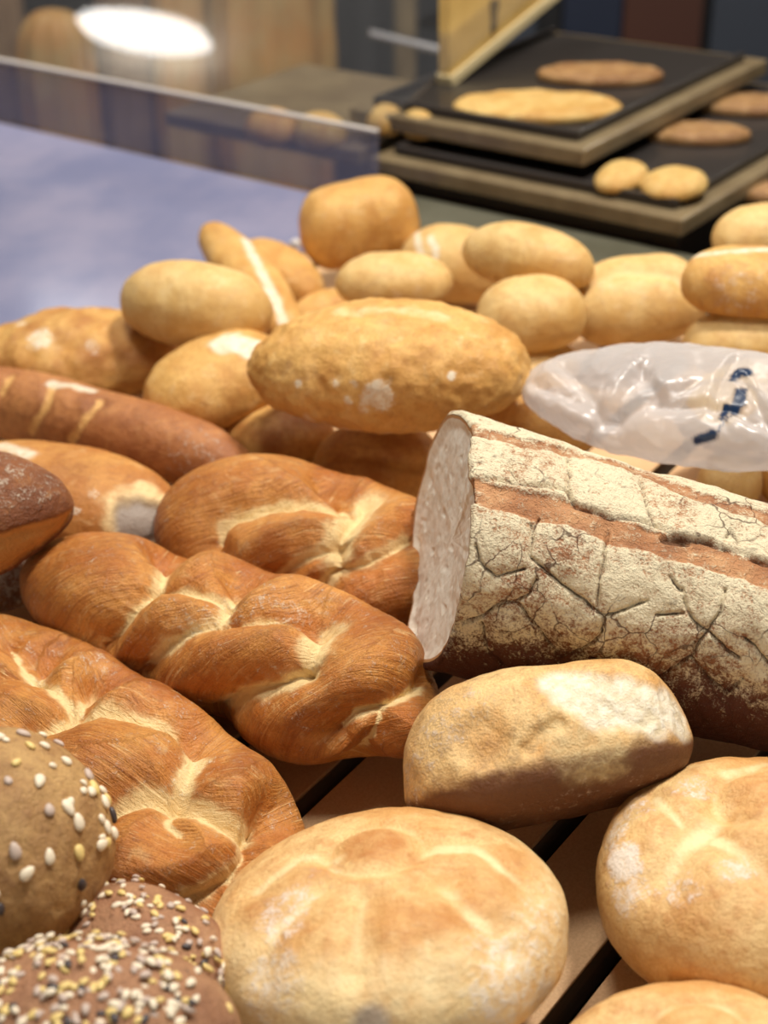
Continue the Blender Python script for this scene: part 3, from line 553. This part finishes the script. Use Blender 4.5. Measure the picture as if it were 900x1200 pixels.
nt.links.new(c.outputs[0], m.out.inputs['Surface']); M['film'] = m.m
s.build('plastic_bag', 'film', 'crumpled clear plastic bag with dark blue print, behind the cut loaf', 'bag')
#BACK
# ================================================================== behind the bread
Pb = at(320, 235, 0); uB = .90; zb = at(250, 212, 0)[2]
v0 = (at(415, 262, 0) - O) @ V; v1 = 1.75
tag(box('metal_sheet', D((.54+uB)/2, (v0+v1)/2, .0022), U*(uB-.54)/2, V*(v1-v0)/2, N*.0016, 'steel', bev=.0006), 'glossy bluish metal sheet at the left rear, beyond the bread', 'metal sheet')
tag(box('metal_sheet', D((.85+.934)/2, (v0-.5)/2, .0022), U*.042, V*(v0+.5)/2, N*.0016, 'olive', bev=.0006), 'grey olive metal strip between the back rolls and the pastry tiers', 'metal sheet')
bolt = box('bolt', at(347, 286, .0068), U*.0042, V*.0042, N*.0036, 'edge', bev=.002); tag(bolt, 'small bolt head painted pale as a glint on the bluish metal sheet', 'bolt')  # the glint is put into the colour by the pale paint
hA = .060
p0, p1 = D(uB+.004, v0, .004), D(uB+.004, v1, .004)
tag(box('acrylic_screen', (p0+p1)/2 + Z*hA/2, UH*.002, V*(v1-v0)/2, Z*hA/2, 'acrylic', bev=.0005), 'low hazy acrylic panel with a bright edge behind the bluish sheet', 'panel')
(box('edge_strip', (p0+p1)/2 + Z*(hA+.0012), UH*.003, V*(v1-v0)/2, Z*.0012, 'edge', bpy.data.objects['acrylic_screen'], bev=.0005))
TS = rad(20); zt = p0[2] + hA + .003
gd = UH*math.cos(TS) + Z*math.sin(TS); gn = np.cross(gd, V); gn = gn if gn[2] > 0 else -gn; g0 = np.array([0, 0, zt]) + UH*((p0-0)@UH) + V*(p0 @ V)
gc = g0 + V*((v1-v0)/2) + gd*.15
tag(box('glass_guard', gc, gd*.148, V*(v1-v0)/2, gn*.002, 'glass', bev=.0005), 'sloping clear glass above the hazy panel, mirroring a white lamp', 'glass')
def mirror(px, py, zc):                               # where the sloping glass shows the ceiling
    d = ray(px, py); t = ((g0-CAM) @ gn)/(d @ gn); P_ = CAM + d*t; r_ = d - 2*(d @ gn)*gn; return P_ + r_*((zc-P_[2])/r_[2])
ZC = 2.75
ml, mr, mt, mb = (mirror(*q, ZC-.05) for q in ((90, 21), (240, 42), (168, 13), (160, 50)))
lc = (ml+mr)/2; ax = (mr-ml)/2; ay = (mt-mb)/2; ax[2] = ay[2] = 0
def disc(name, c, ax, ay, mat, th, n=48):
    a = np.linspace(0, 2*math.pi, n, endpoint=False); ring = c + np.cos(a)[:, None]*ax + np.sin(a)[:, None]*ay
    v = np.concatenate([ring, ring + Z*th]); f = [tuple(range(n)), tuple(range(2*n-1, n-1, -1))] + [(i, i+n, (i+1) % n + n, (i+1) % n) for i in range(n)]
    return link(name, mesh(name, v, f), mat, smooth=False)
lamp = disc('ceiling_lamp', lc, ax, ay, 'lamp', .04); tag(lamp, 'long oval white ceiling lamp above the bakery counter', 'lamp')
# tall bread sleeves behind the glass
def sleeve(x0, x1, ytop, ybot, t, mat, label, seed):
    a, b = deep((x0+x1)/2, ybot, t), deep((x0+x1)/2, ytop, t); h = b[2]-a[2]; w = (x1-x0)*t/F_PX
    top = deep((x0+x1)/2, ytop, t); base = np.array([top[0], top[1], .906]); H = (top-base)[2]
    s = Body(70, 96, (base, np.array([1., 0, 0]), np.array([0, 1., 0]), Z)); q = np.linspace(0, 1, 70); th = np.linspace(0, 2*math.pi, 96, endpoint=False)
    pr = np.where(q > .8, np.sqrt(np.maximum(1-((q-.8)/.2)**2.4, 0)), 1.)*(.90+.10*np.sin(q*3)); pr[0] = 0; q2 = q.copy(); q2[1] = 0
    r = (w/2)*(1 + .045*np.sin(th*9+seed)[None]*np.minimum(1, q*4)[:, None]); v = np.zeros((70, 96, 3)); v[..., 0] = pr[:, None]*r*np.cos(th); v[..., 1] = pr[:, None]*r*np.sin(th)*.8; v[..., 2] = (q2*H)[:, None]
    s.v = v.reshape(-1, 3); s.fix(); s.normals(); s.push(.004*fbm(s.v, 12, 2, seed)); s.fix(); s.normals()
    s.build('bread_sleeve', mat, label, 'bread bag', 'paper bread bags behind the glass')
sleeve(14, 106, 8, 200, 1.98, 'baguette', 'tan round-topped paper bread bag behind the glass, at the left edge', 1)
sleeve(104, 176, -80, 200, 2.06, 'baguette2', 'dark brown paper bread bag right of the round-topped one', 2)
sleeve(172, 250, -70, 200, 2.02, 'baguette', 'narrow tan paper bread bag between the dark one and widest one', 3)
sleeve(246, 392, -90, 200, 1.94, 'baguette', 'widest tan paper bread bag behind the glass, beside the dark posts', 4)
sleeve(-60, 20, -60, 200, 2.04, 'baguette2', 'brown paper bread bag cut off by the left edge', 5)
zs = at(200, 170, 0)[2]-.02
def flatbox(name, c, x, y, z, mat, label, cat, **k): o = box(name, c, x, y, z, mat, **k); return tag(o, label, cat)
# pastry tiers
TR = rad(4.5); TU = UH*math.cos(TR) + Z*math.sin(TR); TN = np.cross(TU, V)
H2, H1 = .030, .056
def tier(corner, z, lv, lu, nm, label, th=.014):
    c = at(*corner, z); r = empty(nm, mat4(c, TU, V, TN)); tag(r, label, 'tray', 'pastry trays on stepped boards')
    box('board', (lu/2, lv/2, -th/2), (lu/2, 0, 0), (0, lv/2, 0), (0, 0, th/2), 'tier', r, .002)
    box('baking_sheet', (lu/2+.012, lv/2, .0012), (lu/2-.024, 0, 0), (0, lv/2-.022, 0), (0, 0, .0012), 'trayblack', r, .001)
    for a, b, c_, d in ((.018, lv/2, .003, lv/2-.018), (lu/2, .018, lu/2-.016, .003), (lu/2, lv-.018, lu/2-.016, .003)): box('rim', (a, b, .004), (c_, 0, 0), (0, d, 0), (0, 0, .004), 'trayblack', r, .001)
    return c
c2 = tier((800, 258), H2, .30, .36, 'pastry_tray', 'lower black pastry tray on a brown board, corner above the pale rolls')
c1 = tier((684, 176), H1, .24, .31, 'pastry_tray', 'upper black pastry tray on a brown board, holding the pale pizza')
box_r = c2 + V*.36 + UH*.32 - Z*.055
flatbox('display_plinth', c2 + V*.15 + TU*.18 - TN*(.0145+.016), TU*.17, V*.142, TN*.016, 'tierdark', 'dark base under the stepped pastry trays', 'display base')
flatbox('spacer_block', c1 + V*.12 + TU*.15 - TN*(.0145+.004), TU*.13, V*.10, TN*.004, 'tierdark', 'dark spacer under the upper pastry tray', 'block')
c3 = at(905, 262, .004)
r3 = empty('pastry_tray', mat4(c3 - V*.30, TU, V, TN)); tag(r3, 'brown board with an orange pastry at the right edge of the frame', 'tray', 'pastry trays on stepped boards')
box('board', (.22, .16, -.007), (.22, 0, 0), (0, .16, 0), (0, 0, .007), 'tier', r3, .002); box('baking_sheet', (.23, .16, .0012), (.19, 0, 0), (0, .14, 0), (0, 0, .0012), 'trayblack', r3, .001)
XD = CR*.6 - V*.4; XD = nrm(XD - TN*(XD @ TN)); YD = np.cross(TN, XD)
def ont(px, c, k): d = ray(*px); return CAM + d*(((c + TN*k - CAM) @ TN)/(d @ TN))      # on a tray surface
def pizza(px, z, rx, name, label, crust, top, k):
    c = ont(px, z, .0026); w = rx*np.linalg.norm(c-CAM)/F_PX; nu, nv = 40, 72; s = Body(nu, nv, (c, XD, YD, TN)); a = np.linspace(0, math.pi, nu); th = np.linspace(0, 2*math.pi, nv, endpoint=False)
    R_ = np.sin(a)**.55*w; zz = np.where(a < math.pi/2, .010*np.abs(np.cos(a))**.35 - .0055*np.exp(-(R_/(w*.80))**8) , 0.); v = np.zeros((nu, nv, 3)); v[..., 0] = R_[:, None]*np.cos(th); v[..., 1] = R_[:, None]*np.sin(th)*.55; v[..., 2] = zz[:, None]
    s.v = v.reshape(-1, 3); s.fix(); s.normals(); s.push(.0022*fbm(s.v, 60, 3, k)*(s.v[:, 2] > .001)); s.fix(); s.add('bake', .4*(.3+fbm(s.v, 60, 2, k)))
    r_ = np.hypot(s.v[:, 0], s.v[:, 1]); root = empty(name, mat4(s.o, *s.R.T)); tag(root, label, 'pastry', 'pastries in the display case'); s.build('crust', crust, parent=root)
    t = Body(24, 60, (c, XD, YD, TN)); a = np.linspace(0, math.pi, 24); th = np.linspace(0, 2*math.pi, 60, endpoint=False); v = np.zeros((24, 60, 3))
    v[..., 0] = (np.sin(a)*w*.78)[:, None]*np.cos(th); v[..., 1] = (np.sin(a)*w*.78*.55)[:, None]*np.sin(th); v[..., 2] = .0065 + .003*np.cos(a)[:, None]; t.v = v.reshape(-1, 3); t.fix(); t.normals()
    t.push(.003*np.maximum(0, fbm(t.v, 70, 3, k+2))); t.fix(); t.build('topping', top, parent=root)
pizza((629, 130), c1, 96, 'pizza', 'large pale pizza on the upper black pastry tray', 'pastry', 'pastry', 1)
pizza((703, 92), c1, 70, 'pizza', 'brown-topped flat pastry behind the pale pizza', 'topping', 'topping', 2)
pizza((818, 162), c2, 58, 'pizza', 'brown-topped pastry on the lower tray, right of the upper tray', 'topping', 'topping', 3)
pizza((880, 128), c2, 60, 'pizza', 'darker pastry on the lower tray at the right edge', 'topping', 'topping', 4)
pizza((905, 232), c3, 40, 'pizza', 'orange pastry at the right edge beside the lower tray', 'topping', 'topping', 5)
def bgroll(A, B, z, wd, th, label, mat='pastry', seed=0):
    s = loaf(A, (ont(A, c2, z)-O) @ N, B, (ont(B, c2, z)-O) @ N, wd, th, nu=40, nv=40, seed=seed, lump=.0012); s.add('bake', .3*(.4+fbm(s.v, 30, 2))); s.build('pastry_roll', mat, label, 'pastry', 'pastries in the display case')
bgroll((700, 205), (756, 212), .009, .052, .020, 'yellow pastry on the lower tray, left of its glazed neighbour', seed=81)
bgroll((755, 211), (826, 222), .010, .052, .021, 'glazed yellow pastry on the lower tray, nearest its front corner', seed=82)
bgroll((434, 140), (474, 145), .018, .036, .030, 'small yellow pastry at the left end of the lower board', seed=83)
bgroll((474, 144), (516, 150), .018, .036, .030, 'small yellow pastry with a reddish filling beside the tray edge', seed=84)
bgroll((348, 153), (402, 162), .004, .042, .038, 'yellow roll just behind the hazy panel near the widest paper bag', seed=85)
bgroll((292, 148), (346, 157), .002, .042, .038, 'tan roll just behind the hazy panel, left of the yellow one', mat='gold', seed=86)
flatbox('back_shelf', np.array([-.2, 2.06, .8985]), CR*.58, np.array([0, .22, 0]), Z*.0065, 'tier', 'brown shelf board carrying the paper bread bags', 'shelf')
flatbox('display_ledge', c2 + V*.44 + TU*.11 - TN*.0075, TU*.10, V*.12, TN*.0065, 'tier', 'brown ledge beside the pastry trays, behind the hazy panel', 'ledge')
# yellow board, posts, rail
pc = ont((527, 95), c1, .006); pn = np.cross(UH, Z)
def onplane(px, py): d = ray(px, py); return CAM + d*(((pc-CAM) @ pn)/(d @ pn))
fr_ = [onplane(*q) for q in ((527, 96), (660, -14), (660, -60), (527, -60))]; off = pn*.010; n4 = len(fr_)
yb = empty('price_board', mat4(pc, UH, -pn, Z)); tag(yb, 'yellow board with a diagonal lower edge and small dark mark, behind the pizza', 'board')
R3 = np.array([UH, -pn, Z]); loc = [R3 @ (p-pc) for p in fr_]; v_ = [p + np.array([0, d_, 0]) for d_ in (0, .012) for p in loc]
link('panel', mesh('panel', v_, [(0, 1, 2, 3), (7, 6, 5, 4)] + [(i, i+4, (i+1) % 4+4, (i+1) % 4) for i in range(4)]), 'yellow', yb, smooth=False)
mk = R3 @ (onplane(577, 22)-pc); sgn = -1 if (CAM-pc) @ (-pn) < 0 else 1
mp_ = mk + np.array([0, .0145 if sgn > 0 else -.002, 0]); box('mark', mp_, (.0035, 0, 0), (0, .0012, 0), (0, 0, .010), 'ink', yb, .0008); box('mark', mp_ + np.array([0, 0, .012]), (.006, 0, 0), (0, .0012, 0), (0, 0, .005), 'ink', yb, .0008)
edge_d = nrm(loc[1]-loc[0]); box('edge_trim', (loc[0]+loc[1])/2 + np.array([0, .006, 0]), edge_d*np.linalg.norm(loc[1]-loc[0])/2, (0, .009, 0), np.cross(edge_d, (0, 1, 0))*.005, 'pale', yb, .001)
def post(x, w, t, mat, label, y0=200, name='post'):
    p = deep(x, 60, t); b = .905; flatbox(name, np.array([p[0], p[1], (b+1.75)/2]), CR*w*t/F_PX/2, np.array([0, .02, 0]), Z*(1.75-b)/2, mat, label, 'post')
post(418, 54, 2.2, 'char', 'wide dark grey post right of the widest paper bag'); post(446, 14, 2.05, 'black', 'slim black post behind the metal rail')
post(474, 26, 2.3, 'tier', 'brown-grey post between the slim black posts'); post(497, 10, 2.1, 'black', 'thin black post left of the yellow board'); post(521, 10, 2.0, 'char', 'thin dark post touching the yellow board')
ra, rb = deep(432, 38, 1.96), deep(524, 60, 1.94); rd = nrm(rb-ra); rz = nrm(np.cross(rd, CF))
flatbox('metal_rail', (ra+rb)/2, rd*np.linalg.norm(rb-ra)/2, rz*.005, np.cross(rd, rz)*.005, 'chrome', 'short bright metal rail in front of the dark posts', 'rail', bev=.003)
# dark cupboard made up to stand in for people behind the pastries
cb = empty('backdrop', mat4(np.array([.60, 2.75, 0.]), CR, np.array([0, 1., 0]), Z)); tag(cb, 'dark cupboard with navy, maroon and slate panels standing in for people behind the pastries', 'backdrop')
box('backing', (.1, .25, .70), (.72, 0, 0), (0, .2, 0), (0, 0, .70), 'char', cb)
for x0, x1, m_ in ((575, 632, 'slate'), (664, 734, 'navy'), (736, 830, 'maroon'), (842, 960, 'slate')):
    a_, b_ = deep(x0, 30, 2.62)[0]-.60, deep(x1, 30, 2.62)[0]-.60; box('panel', ((a_+b_)/2, .03, .72), ((b_-a_)/2, 0, 0), (0, .012, 0), (0, 0, .66), m_, cb)
# room
def struct(o): o['kind'] = 'structure'; return o
struct(box('floor', (0, 2, -.01), (4, 0, 0), (0, 4.5, 0), (0, 0, .01), 'floor', bev=0)); struct(box('wall_back', (0, 6.5, 1.4), (4, 0, 0), (0, .05, 0), (0, 0, 1.4), 'wall', bev=0))
struct(box('ceiling', (0, 2, 2.85), (4, 0, 0), (0, 4.5, 0), (0, 0, .05), 'ceil', bev=0)); struct(box('wall_left', (-4, 2, 1.4), (.05, 0, 0), (0, 4.5, 0), (0, 0, 1.4), 'wall', bev=0)); struct(box('wall_right', (4, 2, 1.4), (.05, 0, 0), (0, 4.5, 0), (0, 0, 1.4), 'wall', bev=0))
dbc = O + U*.45 + V*.45 - N*.036
flatbox('counter_base', np.array([dbc[0]+.0, dbc[1]+.45, .45]), UH*.75, V*1.0, Z*.44, 'char', 'dark counter body under the bread shelf', 'counter')
# light: warm spots over the counter, soft room light
def area(name, loc, target, size, power, col):
    d = bpy.data.lights.new(name, 'AREA'); d.shape = 'DISK'; d.size = size; d.energy = power; d.color = col; o = bpy.data.objects.new(name, d); COL.objects.link(o); o.location = loc
    o.rotation_euler = (Vector(target)-Vector(loc)).to_track_quat('-Z', 'Y').to_euler(); return o
area('counter_spot', (.42, .85, 2.62), (.02, .75, 1.05), .20, 15, (1., .94, .85))
area('counter_spot', (-.15, .45, 2.62), (0, .7, 1.05), .35, 6, (1., .94, .86))
area('counter_spot', (-.6, 1.7, 2.62), (-.3, 1.4, 1.1), .4, 6, (1., .94, .86))
area('counter_spot', (.9, 2.3, 2.62), (.35, 1.7, 1.1), .4, 5, (1., .92, .8))
sp = bpy.data.lights.new('sleeve_fill', 'SPOT'); sp.energy = 36; sp.spot_size = rad(60); sp.spot_blend = .8; sp.shadow_soft_size = .12; sp.color = (1., .93, .82)  # added fill lamp that only brightens the paper sleeves
so = bpy.data.objects.new('sleeve_fill', sp); COL.objects.link(so); so.location = (-.25, 1.35, 2.55); so.rotation_euler = (Vector((-.3, 2.15, 1.15))-Vector(so.location)).to_track_quat('-Z', 'Y').to_euler()
w = bpy.data.worlds.new('world'); scene.world = w; w.use_nodes = True; w.node_tree.nodes['Background'].inputs[0].default_value = (1., .95, .89, 1); w.node_tree.nodes['Background'].inputs[1].default_value = .34
cam = bpy.data.cameras.new('camera'); co = bpy.data.objects.new('camera', cam); COL.objects.link(co); co.location = CAM; co.rotation_euler = (rad(90)-PITCH, 0, 0)
cam.sensor_fit = 'VERTICAL'; cam.sensor_height = 36; cam.lens = F_PX/1200*36; cam.clip_start = .01
cam.dof.use_dof = True; cam.dof.focus_distance = .665; cam.dof.aperture_fstop = 7.5
scene.camera = co; scene.view_settings.view_transform = 'Standard'; scene.view_settings.look = 'None'; scene.view_settings.exposure = .68; scene.view_settings.gamma = 1.; scene.view_settings.use_curve_mapping = False
